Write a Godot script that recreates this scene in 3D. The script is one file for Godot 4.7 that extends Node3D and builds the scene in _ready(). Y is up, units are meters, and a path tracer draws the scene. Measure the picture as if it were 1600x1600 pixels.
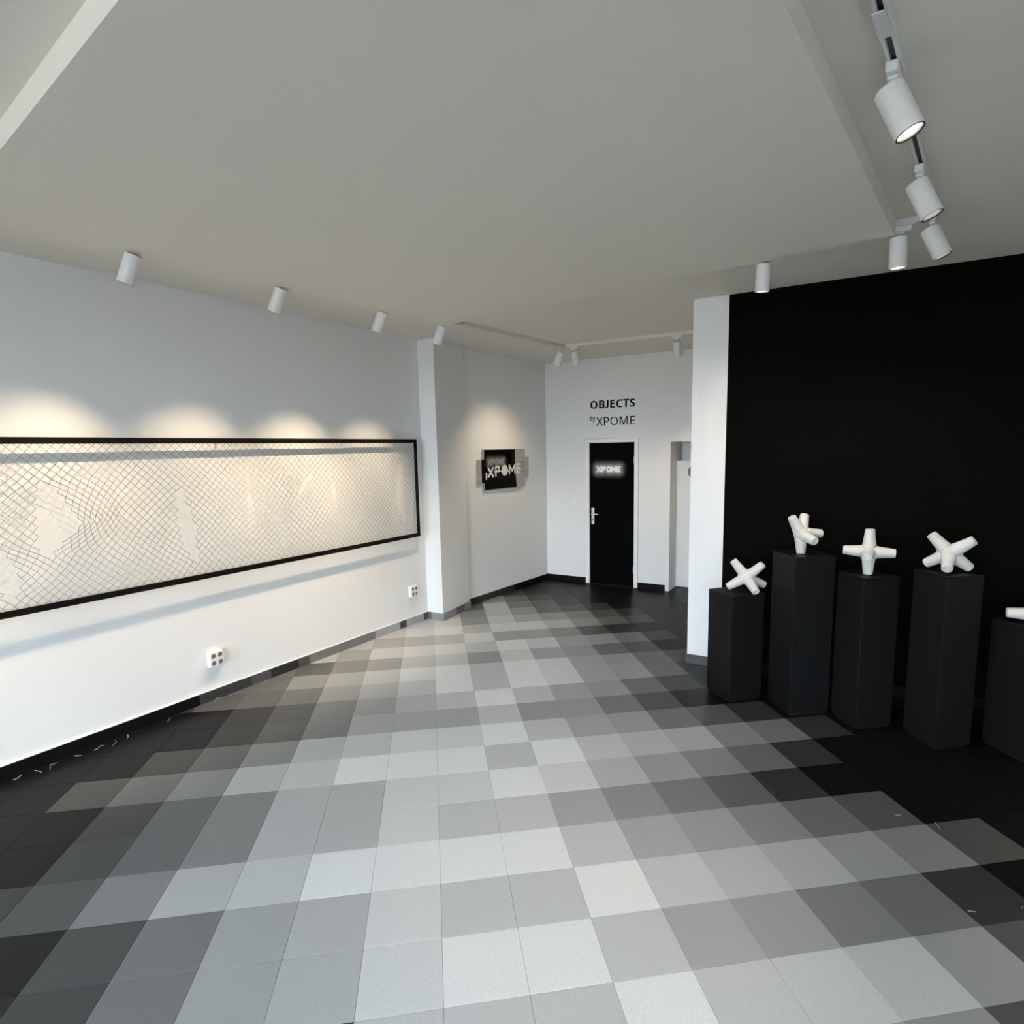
extends Node3D
# Gallery room. World axes: x to the right along the black wall, y up, z towards the shop window. Metres.

const CEILING := 3.07
const PANEL := 2.985
const TURN := 0.1361            # the dropped ceiling panel and the light tracks are turned against the walls
const TILE := 0.30
const TILE_ORIGIN := Vector2(-2.1068, 2.5829)   # plan coordinates (x, depth)
const TILE_J := Vector2(0.7796, 0.62627)
const TILE_I := Vector2(0.62627, -0.7796)
const WINDOW_W := -6.0
const RIGHT_U := 2.0
# painted floor tiles: row number -> first column, one paint shade per tile (0 black to 23 white)
const SHADES := {
	-18: [4, [0, 0]],
	-17: [3, [0, 0, 0, 0]],
	-16: [2, [0, 0, 0, 0, 0, 0]],
	-15: [2, [12, 5, 0, 0, 0, 0, 0]],
	-14: [1, [0, 16, 12, 6, 0, 0, 0, 0, 0, 0]],
	-13: [0, [18, 11, 20, 14, 11, 1, 0, 0, 0, 0, 0, 0]],
	-12: [-1, [20, 20, 16, 20, 17, 12, 8, 5, 0, 0, 0, 0, 0, 0]],
	-11: [-2, [19, 20, 21, 17, 21, 19, 17, 15, 10, 5, 0, 0, 0, 0]],
	-10: [-2, [20, 21, 22, 20, 22, 22, 20, 17, 13, 9, 0, 0, 0]],
	-9: [-3, [19, 18, 19, 20, 22, 19, 19, 17, 11, 5, 0, 0, 0]],
	-8: [-4, [19, 17, 20, 21, 22, 21, 23, 22, 19, 18, 15, 8, 0]],
	-7: [-5, [13, 11, 15, 17, 20, 21, 18, 22, 19, 18, 14, 11, 0, 0]],
	-6: [-6, [12, 12, 16, 18, 20, 22, 23, 21, 23, 22, 19, 18, 14, 10]],
	-5: [-7, [5, 10, 11, 13, 17, 19, 21, 23, 21, 23, 22, 19, 18, 14, 8]],
	-4: [-7, [0, 0, 5, 10, 15, 18, 20, 21, 23, 21, 19, 18, 14, 9, 5, 0]],
	-3: [-8, [0, 0, 0, 6, 11, 15, 19, 19, 19, 21, 18, 18, 15, 10, 0, 0, 0, 0]],
	-2: [-9, [0, 0, 0, 8, 12, 16, 20, 21, 22, 22, 23, 21, 19, 18, 14, 11, 5, 0, 0, 0, 0]],
	-1: [-8, [0, 9, 13, 16, 20, 21, 23, 23, 23, 21, 23, 21, 20, 19, 16, 14, 5, 0, 0, 0, 0]],
	0: [-8, [0, 0, 8, 13, 16, 20, 20, 22, 22, 23, 22, 20, 18, 16, 13, 5, 0, 0, 0, 0, 0]],
	1: [-8, [0, 0, 9, 13, 16, 20, 20, 22, 21, 21, 19, 17, 15, 12, 5, 0, 0, 0, 0, 0]],
	2: [-7, [8, 11, 16, 20, 21, 23, 23, 23, 23, 21, 19, 18, 16, 13, 10, 0, 0, 0]],
	3: [-6, [1, 10, 15, 19, 20, 22, 21, 21, 23, 21, 20, 19, 17, 15, 9, 0, 0]],
	4: [-6, [4, 9, 15, 19, 20, 22, 23, 23, 21, 19, 18, 15, 13, 5, 0, 0]],
	5: [-1, [21, 21, 21, 23, 21, 21, 20, 17, 10]],
	6: [4, [19, 17, 10]],
}
# linear reflectance of the floor paints
const PAINTS := [0.006, 0.02, 0.0238, 0.0282, 0.0335, 0.0398, 0.0473, 0.0561, 0.0667, 0.0792, 0.094, 0.1117, 0.1327, 0.1576, 0.1871, 0.2223, 0.264, 0.3135, 0.3724, 0.4423, 0.5253, 0.6238, 0.7409, 0.88]

var rng := RandomNumberGenerator.new()
var used := {}
var M := {}
var paint_mats := []


# ---------------------------------------------------------------- helpers
func P(u: float, h: float, w: float) -> Vector3:
	return Vector3(u, h, -w)

func mat(called: String, lin: Color, rough := 0.6, metal := 0.0) -> StandardMaterial3D:
	var m := StandardMaterial3D.new()
	m.resource_name = called
	m.albedo_color = lin.linear_to_srgb()
	m.roughness = rough
	m.metallic = metal
	return m

func grey(called: String, v: float, rough := 0.6) -> StandardMaterial3D:
	return mat(called, Color(v, v, v), rough)

func noise_tex(freq: float, size: int, lo: float, hi: float, sd: int, octaves := 3) -> NoiseTexture2D:
	var n := FastNoiseLite.new()
	n.seed = sd
	n.noise_type = FastNoiseLite.TYPE_SIMPLEX_SMOOTH
	n.frequency = freq
	n.fractal_octaves = octaves
	var t := NoiseTexture2D.new()
	t.width = size
	t.height = size
	t.seamless = true
	t.noise = n
	var g := Gradient.new()
	g.set_color(0, Color(lo, lo, lo))
	g.set_color(1, Color(hi, hi, hi))
	t.color_ramp = g
	return t

func mesh_tool() -> SurfaceTool:
	var st := SurfaceTool.new()
	st.begin(Mesh.PRIMITIVE_TRIANGLES)
	return st

func tri(st: SurfaceTool, a: Vector3, b: Vector3, c: Vector3, out: Vector3) -> void:
	var n := (a - c).cross(a - b)
	if n.length_squared() < 1e-18:
		return
	if n.dot(out) < 0.0:
		var t := b
		b = c
		c = t
		n = -n
	n = n.normalized()
	for v in [a, b, c]:
		st.set_normal(n)
		st.add_vertex(v)

func quad(st: SurfaceTool, a: Vector3, b: Vector3, c: Vector3, d: Vector3, out: Vector3) -> void:
	tri(st, a, b, c, out)
	tri(st, a, c, d, out)

func tri_s(st: SurfaceTool, v: Array, n: Array) -> void:   # smooth triangle with given normals
	var g: Vector3 = (v[0] - v[2]).cross(v[0] - v[1])
	if g.length_squared() < 1e-20:
		return
	var order := [0, 1, 2] if g.dot(n[0] + n[1] + n[2]) >= 0.0 else [0, 2, 1]
	for k in order:
		st.set_normal(n[k])
		st.add_vertex(v[k])

# box with chamfered edges
func box(st: SurfaceTool, size: Vector3, t := Transform3D(), bevel := 0.0) -> void:
	var h := size / 2.0
	var c := t.origin
	var b := minf(bevel, minf(h.x, minf(h.y, h.z)) * 0.9)
	var axes := [0, 1, 2]
	for ax in axes:
		var p: int = (ax + 1) % 3
		var q: int = (ax + 2) % 3
		for s in [-1.0, 1.0]:
			var pts := []
			for k in [[-1, -1], [1, -1], [1, 1], [-1, 1]]:
				var v := Vector3()
				v[ax] = s * h[ax]
				v[p] = k[0] * (h[p] - b)
				v[q] = k[1] * (h[q] - b)
				pts.append(t * v)
			quad(st, pts[0], pts[1], pts[2], pts[3], (pts[0] + pts[2]) / 2.0 - c)
	if b <= 0.0:
		return
	for ax in axes:
		var p: int = (ax + 1) % 3
		var q: int = (ax + 2) % 3
		for s in [-1.0, 1.0]:
			for r in [-1.0, 1.0]:
				var pts := []
				for k in [[-1, 0], [1, 0], [1, 1], [-1, 1]]:
					var v := Vector3()
					v[ax] = k[0] * (h[ax] - b)
					v[p] = s * (h[p] - (b if k[1] == 0 else 0.0))
					v[q] = r * (h[q] - (0.0 if k[1] == 0 else b))
					pts.append(t * v)
				quad(st, pts[0], pts[1], pts[2], pts[3], (pts[0] + pts[2]) / 2.0 - c)
	for sx in [-1.0, 1.0]:
		for sy in [-1.0, 1.0]:
			for sz in [-1.0, 1.0]:
				var s := Vector3(sx, sy, sz)
				var a := t * (s * Vector3(h.x, h.y - b, h.z - b))
				var d := t * (s * Vector3(h.x - b, h.y, h.z - b))
				var e := t * (s * Vector3(h.x - b, h.y - b, h.z))
				tri(st, a, d, e, (a + d + e) / 3.0 - c)

# box between two plan corners
func block(st: SurfaceTool, u0: float, u1: float, h0: float, h1: float, w0: float, w1: float, bevel := 0.0) -> void:
	box(st, Vector3(absf(u1 - u0), absf(h1 - h0), absf(w1 - w0)), Transform3D(Basis(), P((u0 + u1) / 2.0, (h0 + h1) / 2.0, (w0 + w1) / 2.0)), bevel)

# upright prism over a plan polygon
func prism(st: SurfaceTool, poly: PackedVector2Array, h0: float, h1: float) -> void:
	var idx := Geometry2D.triangulate_polygon(poly)
	for k in range(0, idx.size(), 3):
		var a := poly[idx[k]]
		var b := poly[idx[k + 1]]
		var c := poly[idx[k + 2]]
		tri(st, P(a.x, h1, a.y), P(b.x, h1, b.y), P(c.x, h1, c.y), Vector3.UP)
		tri(st, P(a.x, h0, a.y), P(b.x, h0, b.y), P(c.x, h0, c.y), Vector3.DOWN)
	var ccw := not Geometry2D.is_polygon_clockwise(poly)
	for k in poly.size():
		var a := poly[k]
		var b := poly[(k + 1) % poly.size()]
		var e := b - a
		var n := Vector2(e.y, -e.x) * (1.0 if ccw else -1.0)
		quad(st, P(a.x, h0, a.y), P(b.x, h0, b.y), P(b.x, h1, b.y), P(a.x, h1, a.y), P(n.x, 0, n.y))

# flat polygon (x right, y up) extruded from z0 to z1 in a local frame
func plate(st: SurfaceTool, poly: PackedVector2Array, z0: float, z1: float, t := Transform3D()) -> void:
	var idx := Geometry2D.triangulate_polygon(poly)
	for k in range(0, idx.size(), 3):
		for z in [z0, z1]:
			var v := []
			for q in 3:
				var p := poly[idx[k + q]]
				v.append(t * Vector3(p.x, p.y, z))
			tri(st, v[0], v[1], v[2], t.basis * Vector3(0, 0, 1.0 if z == maxf(z0, z1) else -1.0))
	var ccw := not Geometry2D.is_polygon_clockwise(poly)
	for k in poly.size():
		var a := poly[k]
		var b := poly[(k + 1) % poly.size()]
		var e := b - a
		var n := Vector2(e.y, -e.x) * (1.0 if ccw else -1.0)
		quad(st, t * Vector3(a.x, a.y, z0), t * Vector3(b.x, b.y, z0), t * Vector3(b.x, b.y, z1), t * Vector3(a.x, a.y, z1), t.basis * Vector3(n.x, n.y, 0))

# profile of [radius, y] turned about the local y axis
func lathe(st: SurfaceTool, prof: Array, n := 24, t := Transform3D()) -> void:
	for k in prof.size() - 1:
		var r0: float = prof[k][0]
		var y0: float = prof[k][1]
		var r1: float = prof[k + 1][0]
		var y1: float = prof[k + 1][1]
		var nr := y1 - y0
		var ny := r0 - r1
		for s in n:
			var a0 := TAU * s / n
			var a1 := TAU * (s + 1) / n
			var d0 := Vector3(cos(a0), 0, sin(a0))
			var d1 := Vector3(cos(a1), 0, sin(a1))
			var n0 := t.basis * (d0 * nr + Vector3(0, ny, 0)).normalized()
			var n1 := t.basis * (d1 * nr + Vector3(0, ny, 0)).normalized()
			var A := t * (d0 * r0 + Vector3(0, y0, 0))
			var B := t * (d1 * r0 + Vector3(0, y0, 0))
			var C := t * (d1 * r1 + Vector3(0, y1, 0))
			var D := t * (d0 * r1 + Vector3(0, y1, 0))
			tri_s(st, [A, B, C], [n0, n1, n1])
			tri_s(st, [A, C, D], [n0, n1, n0])

func tube(st: SurfaceTool, pts: Array, r: float, n := 5) -> void:
	var rings := []
	var side := Vector3.UP
	for k in pts.size():
		var d: Vector3 = (pts[mini(k + 1, pts.size() - 1)] - pts[maxi(k - 1, 0)]).normalized()
		if absf(d.dot(side)) > 0.95:
			side = Vector3.RIGHT if absf(d.x) < 0.9 else Vector3.BACK
		var x := (side - d * d.dot(side)).normalized()
		var y := d.cross(x)
		side = x
		var ring := []
		for s in n:
			var a := TAU * s / n
			ring.append(x * cos(a) + y * sin(a))
		rings.append(ring)
	for k in pts.size() - 1:
		for s in n:
			var q := (s + 1) % n
			var n0: Vector3 = rings[k][s]
			var n1: Vector3 = rings[k][q]
			var n2: Vector3 = rings[k + 1][q]
			var n3: Vector3 = rings[k + 1][s]
			tri_s(st, [pts[k] + n0 * r, pts[k] + n1 * r, pts[k + 1] + n2 * r], [n0, n1, n2])
			tri_s(st, [pts[k] + n0 * r, pts[k + 1] + n2 * r, pts[k + 1] + n3 * r], [n0, n2, n3])
	for e in [0, pts.size() - 1]:
		var d: Vector3 = pts[e] - pts[1 if e == 0 else e - 1]
		for s in range(1, n - 1):
			tri(st, pts[e] + rings[e][0] * r, pts[e] + rings[e][s] * r, pts[e] + rings[e][s + 1] * r, d)

func numbered(called: String) -> String:
	var n: int = used.get(called, 0)
	used[called] = n + 1
	return called if n == 0 else "%s_%03d" % [called, n]

func obj(called: String, st, m: Material, parent: Node = self) -> MeshInstance3D:
	var o := MeshInstance3D.new()
	o.name = numbered(called) if parent == self else called
	o.mesh = st.commit() if st is SurfaceTool else st
	o.material_override = m
	parent.add_child(o, true)
	return o

func thing(called: String, label: String, category: String, at := Vector3.ZERO, turn := 0.0, group := "") -> Node3D:
	var o := Node3D.new()
	o.name = numbered(called)
	add_child(o, true)
	o.position = at
	o.rotation.y = turn
	tag(o, label, category, group)
	return o

func tag(o: Node, label: String, category: String, group := "") -> void:
	o.set_meta("label", label)
	o.set_meta("category", category)
	if group:
		o.set_meta("group", group)

func struct(o: Node, label := "") -> Node:
	o.set_meta("kind", "structure")
	if label:
		o.set_meta("label", label)
	return o

func setting(called: String, label := "") -> Node3D:
	var o := Node3D.new()
	o.name = called
	add_child(o)
	struct(o, label)
	return o

func aimed(d: Vector3) -> Basis:     # basis whose -y axis points along d
	var y := -d.normalized()
	var x := Vector3(0, 0, 1).cross(y)
	if x.length() < 0.05:
		x = Vector3.RIGHT
	x = x.normalized()
	return Basis(x, y, x.cross(y))

func wall_u(w: float) -> float:      # face of the left wall, which is a little out of square
	return -4.2675 - (5.15 - w) * 0.0264


# ---------------------------------------------------------------- scene
func _ready() -> void:
	rng.seed = 7
	# camera
	var f := 933.27
	var cam := Camera3D.new()
	cam.name = "camera"
	cam.near = 0.05
	cam.far = 100.0
	cam.projection = Camera3D.PROJECTION_FRUSTUM
	cam.size = 1600.0 / f * cam.near
	cam.frustum_offset = Vector2(-12.31, 27.36) / f * cam.near
	cam.position = Vector3(0, 1.8934, 0)
	cam.basis = Basis(Vector3.UP, deg_to_rad(30.4)) * Basis(Vector3.RIGHT, -0.1341) * Basis(Vector3.BACK, -0.0190)
	add_child(cam)
	# overcast sky; the shop window behind the camera lets it in
	var sky_mat := ProceduralSkyMaterial.new()
	sky_mat.sky_top_color = Color(0.86, 0.93, 1.0)
	sky_mat.sky_horizon_color = Color(0.89, 0.945, 1.0)
	sky_mat.ground_bottom_color = Color(0.45, 0.45, 0.44)
	sky_mat.ground_horizon_color = Color(0.55, 0.56, 0.56)
	var sky := Sky.new()
	sky.sky_material = sky_mat
	var env := Environment.new()
	env.background_mode = Environment.BG_SKY
	env.sky = sky
	env.background_energy_multiplier = 27.5
	env.tonemap_mode = Environment.TONE_MAPPER_LINEAR
	env.tonemap_exposure = 1.0
	env.sdfgi_enabled = true
	env.ssao_enabled = true
	env.ssil_enabled = true
	var we := WorldEnvironment.new()
	we.name = "environment"
	we.environment = env
	add_child(we)

	materials()
	build_floor()
	build_walls()
	build_ceiling()
	build_skirting()
	build_window()
	build_doors()
	build_sign()
	build_tracks()
	build_fence()
	build_razor()
	build_pedestals()
	build_sockets()
	build_clippings()


func materials() -> void:
	var bump := noise_tex(0.09, 512, 0.0, 1.0, 3, 4)
	var wall := mat("white_wall_paint", Color(0.765, 0.765, 0.75), 0.75)
	wall.heightmap_enabled = true
	wall.heightmap_texture = bump
	wall.heightmap_scale = 0.06
	wall.uv1_triplanar = true
	wall.uv1_world_triplanar = true
	wall.uv1_scale = Vector3(1.6, 1.6, 1.6)
	M.wall = wall
	M.ceiling = mat("ceiling_paint", Color(0.82, 0.775, 0.695), 0.85)
	var black := mat("black_wall_paint", Color(0.0028, 0.0028, 0.0024), 0.75)
	black.heightmap_enabled = true
	black.heightmap_texture = bump
	black.heightmap_scale = 0.05
	black.uv1_triplanar = true
	black.uv1_world_triplanar = true
	black.uv1_scale = Vector3(1.6, 1.6, 1.6)
	black.metallic_specular = 0.1
	M.black = black
	M.black_gloss = grey("black_lacquer", 0.004, 0.45)
	M.door_black = grey("door_black_paint", 0.0015, 0.55)
	M.pedestal = mat("pedestal_black_paint", Color(0.0045, 0.005, 0.0053), 0.55)
	M.door_black.metallic_specular = 0.12
	M.pedestal.metallic_specular = 0.3
	M.plastic = grey("white_plastic", 0.80, 0.35)
	M.lamp = mat("lamp_white_enamel", Color(0.76, 0.755, 0.74), 0.4)
	M.track = mat("track_white_enamel", Color(0.70, 0.70, 0.69), 0.45)
	M.slot = grey("track_channel", 0.05, 0.5)
	M.dark = grey("dark_plastic", 0.02, 0.5)
	M.frame = mat("black_frame_lacquer", Color(0.004, 0.0038, 0.0035), 0.55)
	M.frame.metallic_specular = 0.25
	M.wire = mat("galvanised_wire", Color(0.14, 0.14, 0.135), 0.5, 0.3)
	M.clipping = mat("bright_cut_wire", Color(0.55, 0.55, 0.53), 0.4, 0.3)
	M.ceramic = mat("white_unglazed_ceramic", Color(0.62, 0.60, 0.56), 0.6)
	M.bevel_white = grey("white_trim_paint", 0.82, 0.5)
	M.aluminium = mat("window_frame_grey", Color(0.12, 0.125, 0.13), 0.45)
	var glass := StandardMaterial3D.new()
	glass.resource_name = "window_glass"
	glass.albedo_color = Color(1, 1, 1, 0.04)
	glass.transparency = BaseMaterial3D.TRANSPARENCY_ALPHA
	glass.roughness = 0.0
	M.glass = glass
	M.grout = grey("floor_grout", 0.05, 0.8)
	M.metal = mat("brushed_plate", Color(0.40, 0.39, 0.36), 0.5, 0.3)
	M.ink = grey("black_letter_film", 0.004, 0.5)
	M.ink.metallic_specular = 0.15
	# satin floor paints with a fine roller grain
	var grain := noise_tex(0.10, 512, 0.945, 1.0, 11, 4)
	for k in PAINTS.size():
		var v: float = PAINTS[k]
		var m := mat("floor_paint_%d" % k, Color(v * 0.965, v, v * 1.01), 0.40)
		m.metallic_specular = 0.23
		m.albedo_texture = grain
		m.uv1_triplanar = true
		m.uv1_world_triplanar = true
		m.uv1_scale = Vector3(1.3, 1.3, 1.3)
		paint_mats.append(m)


# ---------------------------------------------------------------- shell
func shade_of(i: int, j: int) -> int:
	if SHADES.has(i):
		var k: int = j - SHADES[i][0]
		var s: Array = SHADES[i][1]
		if k >= 0 and k < s.size():
			return s[k]
		if i < 5:
			return 0
	return clampi(23 - int(absf(j - 1.0) * 3.0) - (absi(i * 7 + j * 3) % 5), 0, 23) if i >= 4 else 0

func room_outline() -> PackedVector2Array:
	return PackedVector2Array([Vector2(wall_u(WINDOW_W), WINDOW_W), Vector2(wall_u(5.17), 5.17), Vector2(-4.05, 5.17), Vector2(-4.12, 5.78), Vector2(-4.17, 5.78), Vector2(-4.0, 7.6),
		Vector2(-3.36, 7.6), Vector2(-3.36, 7.66), Vector2(-2.66, 7.66), Vector2(-2.66, 7.6), Vector2(-2.21, 7.6), Vector2(-2.21, 8.15), Vector2(-1.5, 8.15), Vector2(-1.5, 7.6), Vector2(-1.31, 7.6), Vector2(-1.31, 5.1), Vector2(RIGHT_U, 5.1), Vector2(RIGHT_U, WINDOW_W)])

func build_floor() -> void:
	var floor_node := setting("floor", "painted square floor tiles shading from white to black")
	var st := mesh_tool()
	prism(st, room_outline(), -0.12, -0.0035)
	obj("screed", st, M.grout, floor_node)
	var outline := room_outline()
	var full := mesh_tool()
	box(full, Vector3(TILE - 0.001, 0.012, TILE - 0.001), Transform3D(Basis(), Vector3(0, -0.006, 0)), 0.0012)
	var full_mesh := full.commit()
	var rest := {}
	var ang := atan2(TILE_J.y, TILE_J.x)
	for i in range(-20, 35):
		for j in range(-28, 20):
			var o := TILE_ORIGIN + (TILE_J * float(j) + TILE_I * float(i)) * TILE
			var e := 0.0006
			var sq := PackedVector2Array([o + (TILE_J + TILE_I) * e, o + TILE_J * (TILE - e) + TILE_I * e, o + (TILE_J + TILE_I) * (TILE - e), o + TILE_I * (TILE - e) + TILE_J * e])
			var cut := Geometry2D.intersect_polygons(sq, outline)
			if cut.is_empty():
				continue
			var area := 0.0
			for p: PackedVector2Array in cut:
				for q in p.size():
					area += p[q].cross(p[(q + 1) % p.size()]) * 0.5
			if absf(area) < 0.0004:
				continue
			var own := false
			if SHADES.has(i):
				var k: int = j - SHADES[i][0]
				own = k >= 0 and k < SHADES[i][1].size()
			var shade := shade_of(i, j)
			var mid := o + (TILE_J + TILE_I) * TILE / 2.0
			if absf(absf(area) - (TILE - 2 * e) * (TILE - 2 * e)) < 1e-5 and own:
				var t := obj("tile", full_mesh, paint_mats[shade], floor_node)
				t.position = P(mid.x, 0, mid.y)
				t.rotation.y = ang
				continue
			if own:
				var ts := mesh_tool()
				for p: PackedVector2Array in cut:
					prism(ts, p, -0.012, 0.0)
				obj("tile", ts, paint_mats[shade], floor_node)
			else:
				if not rest.has(shade):
					rest[shade] = mesh_tool()
				for p: PackedVector2Array in cut:
					prism(rest[shade], p, -0.012, 0.0)
	for s in rest:
		var r := obj("outer_tiles", rest[s], paint_mats[s], floor_node)
		r.set_meta("kind", "stuff")

func build_walls() -> void:
	var st := mesh_tool()
	prism(st, PackedVector2Array([Vector2(wall_u(WINDOW_W), WINDOW_W), Vector2(wall_u(5.17), 5.17), Vector2(-4.6, 5.17), Vector2(-4.7, WINDOW_W)]), -0.1, CEILING)
	struct(obj("wall_left", st, M.wall), "long white plaster wall behind the framed fence")
	st = mesh_tool()
	prism(st, PackedVector2Array([Vector2(-4.6, 5.17), Vector2(-4.05, 5.17), Vector2(-4.12, 5.78), Vector2(-4.6, 5.78)]), -0.1, CEILING)
	struct(obj("wall_left_pier", st, M.wall), "white pier standing out of the left wall")
	st = mesh_tool()
	prism(st, PackedVector2Array([Vector2(-4.17, 5.78), Vector2(-4.0, 7.6), Vector2(-4.6, 7.6), Vector2(-4.6, 5.78)]), -0.1, CEILING)
	struct(obj("wall_left_rear", st, M.wall), "white wall with the razor blade picture")
	# back wall with openings for the door and the passage
	st = mesh_tool()
	block(st, -4.6, -3.39, -0.1, CEILING, 7.6, 7.9)
	block(st, -3.39, -2.63, 2.01, CEILING, 7.6, 7.9)
	block(st, -2.63, -2.21, -0.1, CEILING, 7.6, 7.9)
	block(st, -2.21, -1.5, 1.945, CEILING, 7.6, 7.9)
	block(st, -1.5, -1.31, -0.1, CEILING, 7.6, 7.9)
	block(st, -3.39, -2.63, -0.1, 2.01, 7.75, 7.9)
	struct(obj("wall_back", st, M.wall), "white end wall with the black door and the lettering")
	st = mesh_tool()
	block(st, -2.41, -2.21, -0.1, 2.2, 7.9, 8.15)
	block(st, -1.5, -1.3, -0.1, 2.2, 7.9, 8.15)
	block(st, -2.41, -1.3, -0.1, 2.2, 8.15, 8.3)
	block(st, -2.41, -1.3, 2.2, 2.3, 7.9, 8.3)
	struct(obj("wall_passage", st, M.wall), "white passage behind the end wall")
	st = mesh_tool()
	block(st, -1.31, -1.03, -0.1, CEILING, 5.1, 7.6)
	struct(obj("wall_right_pier", st, M.wall), "bright white pier beside the black wall")
	st = mesh_tool()
	block(st, -1.03, RIGHT_U + 0.2, -0.1, CEILING, 5.1, 5.3)
	struct(obj("wall_rear_black", st, M.black), "black wall behind the pedestals")
	st = mesh_tool()
	block(st, RIGHT_U, RIGHT_U + 0.2, -0.1, CEILING, WINDOW_W, -3.0)
	block(st, RIGHT_U, RIGHT_U + 0.2, -0.1, CEILING, -1.2, 5.1)
	block(st, RIGHT_U, RIGHT_U + 0.2, -0.1, 0.2, -3.0, -1.2)
	block(st, RIGHT_U, RIGHT_U + 0.2, 1.62, CEILING, -3.0, -1.2)
	struct(obj("wall_right", st, M.wall), "white side wall")

func build_ceiling() -> void:
	var st := mesh_tool()
	block(st, -4.75, RIGHT_U + 0.2, CEILING, CEILING + 0.2, WINDOW_W - 0.2, 7.9)
	struct(obj("ceiling", st, M.ceiling), "white ceiling above the lower panel")
	# dropped plasterboard panel
	var a := Vector2(sin(TURN), cos(TURN))
	var b := Vector2(cos(TURN), -sin(TURN))
	st = mesh_tool()
	prism(st, PackedVector2Array([a * 0.675 + b * -3.88, a * 0.675 + b * -0.485, a * 3.9 + b * -0.485, a * 3.9 + b * -3.88]), PANEL, CEILING)
	struct(obj("ceiling_panel", st, M.ceiling), "large white lower ceiling panel turned against the walls")

func build_skirting() -> void:
	# each entry: start depth, paint shade; laid along the left wall
	var left := [[-6.0, 0], [-5.2, 0], [-4.4, 0], [-3.6, 0], [-2.8, 0], [-2.2, 0], [-1.6, 0], [-1.0, 0], [-0.4, 0], [0.5, 0], [1.1, 0], [1.4, 0], [1.7, 0], [2.0, 0], [2.3, 0], [2.502, 3], [2.724, 3], [2.943, 5], [3.124, 2], [3.402, 5], [3.519, 7], [3.899, 7], [4.336, 9], [4.702, 4], [4.802, 9], [5.086, 5], [5.17, 5]]
	var n := setting("baseboard_left", "low skirting of cut floor tiles along the left wall")
	for k in left.size() - 1:
		var st := mesh_tool()
		var w0: float = left[k][0] + 0.001
		var w1: float = left[k + 1][0] - 0.001
		prism(st, PackedVector2Array([Vector2(wall_u(w0), w0), Vector2(wall_u(w1), w1), Vector2(wall_u(w1) + 0.011, w1), Vector2(wall_u(w0) + 0.011, w0)]), 0.0, 0.082)
		obj("tile", st, paint_mats[left[k][1] * 2], n)
	skirt("baseboard_left_pier", [Vector2(-4.266, 5.17), Vector2(-4.039, 5.17)], [[0.0, 6], [0.25, 8]], "pale tile skirting around the white pier")
	skirt("baseboard_left_pier_side", [Vector2(-4.039, 5.16), Vector2(-4.109, 5.78)], [[0.0, 8], [0.45, 6], [0.75, 8]], "grey tile skirting on the side of the white pier")
	skirt("baseboard_left_rear", [Vector2(-4.17, 5.781), Vector2(-4.0, 7.6)], [[0.0, 1], [0.12, 3], [0.28, 2], [0.44, 1], [0.55, 0], [0.75, 0]], "dark tile skirting below the razor blade picture")
	skirt("baseboard_back", [Vector2(-4.0, 7.6), Vector2(-3.39, 7.6)], [[0.0, 0], [0.5, 0]], "black tile skirting left of the black door")
	skirt("baseboard_back_middle", [Vector2(-2.63, 7.6), Vector2(-2.26, 7.6)], [[0.0, 0]], "black tile skirting right of the black door")
	skirt("baseboard_right_pier", [Vector2(-1.32, 5.1), Vector2(-1.03, 5.1)], [[0.0, 5]], "blue grey tile skirting at the bright pier")
	skirt("baseboard_rear_black", [Vector2(-1.03, 5.1), Vector2(RIGHT_U, 5.1)], [[0.0, 0], [0.2, 0], [0.4, 0], [0.6, 0], [0.8, 0]], "black tile skirting behind the pedestals")
	# thin white sealant bead on the skirting along the left walls
	var st2 := mesh_tool()
	prism(st2, PackedVector2Array([Vector2(wall_u(WINDOW_W), WINDOW_W), Vector2(wall_u(5.17), 5.17), Vector2(wall_u(5.17) + 0.011, 5.17), Vector2(wall_u(WINDOW_W) + 0.011, WINDOW_W)]), 0.082, 0.089)
	struct(obj("trim_1", st2, M.bevel_white), "thin white bead on top of the left skirting")

func skirt(called: String, ends: Array, pieces: Array, label: String) -> void:
	var n := setting(called, label)
	var a: Vector2 = ends[0]
	var b: Vector2 = ends[1]
	var d := b - a
	var out := Vector2(d.y, -d.x).normalized() * 0.011
	for k in pieces.size():
		var t0: float = pieces[k][0]
		var t1: float = pieces[k + 1][0] if k + 1 < pieces.size() else 1.0
		var p := a + d * t0
		var q := a + d * t1 - d.normalized() * 0.001
		var st := mesh_tool()
		prism(st, PackedVector2Array([p, q, q + out, p + out]), 0.0, 0.08)
		obj("tile", st, paint_mats[pieces[k][1] * 2], n)

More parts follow.
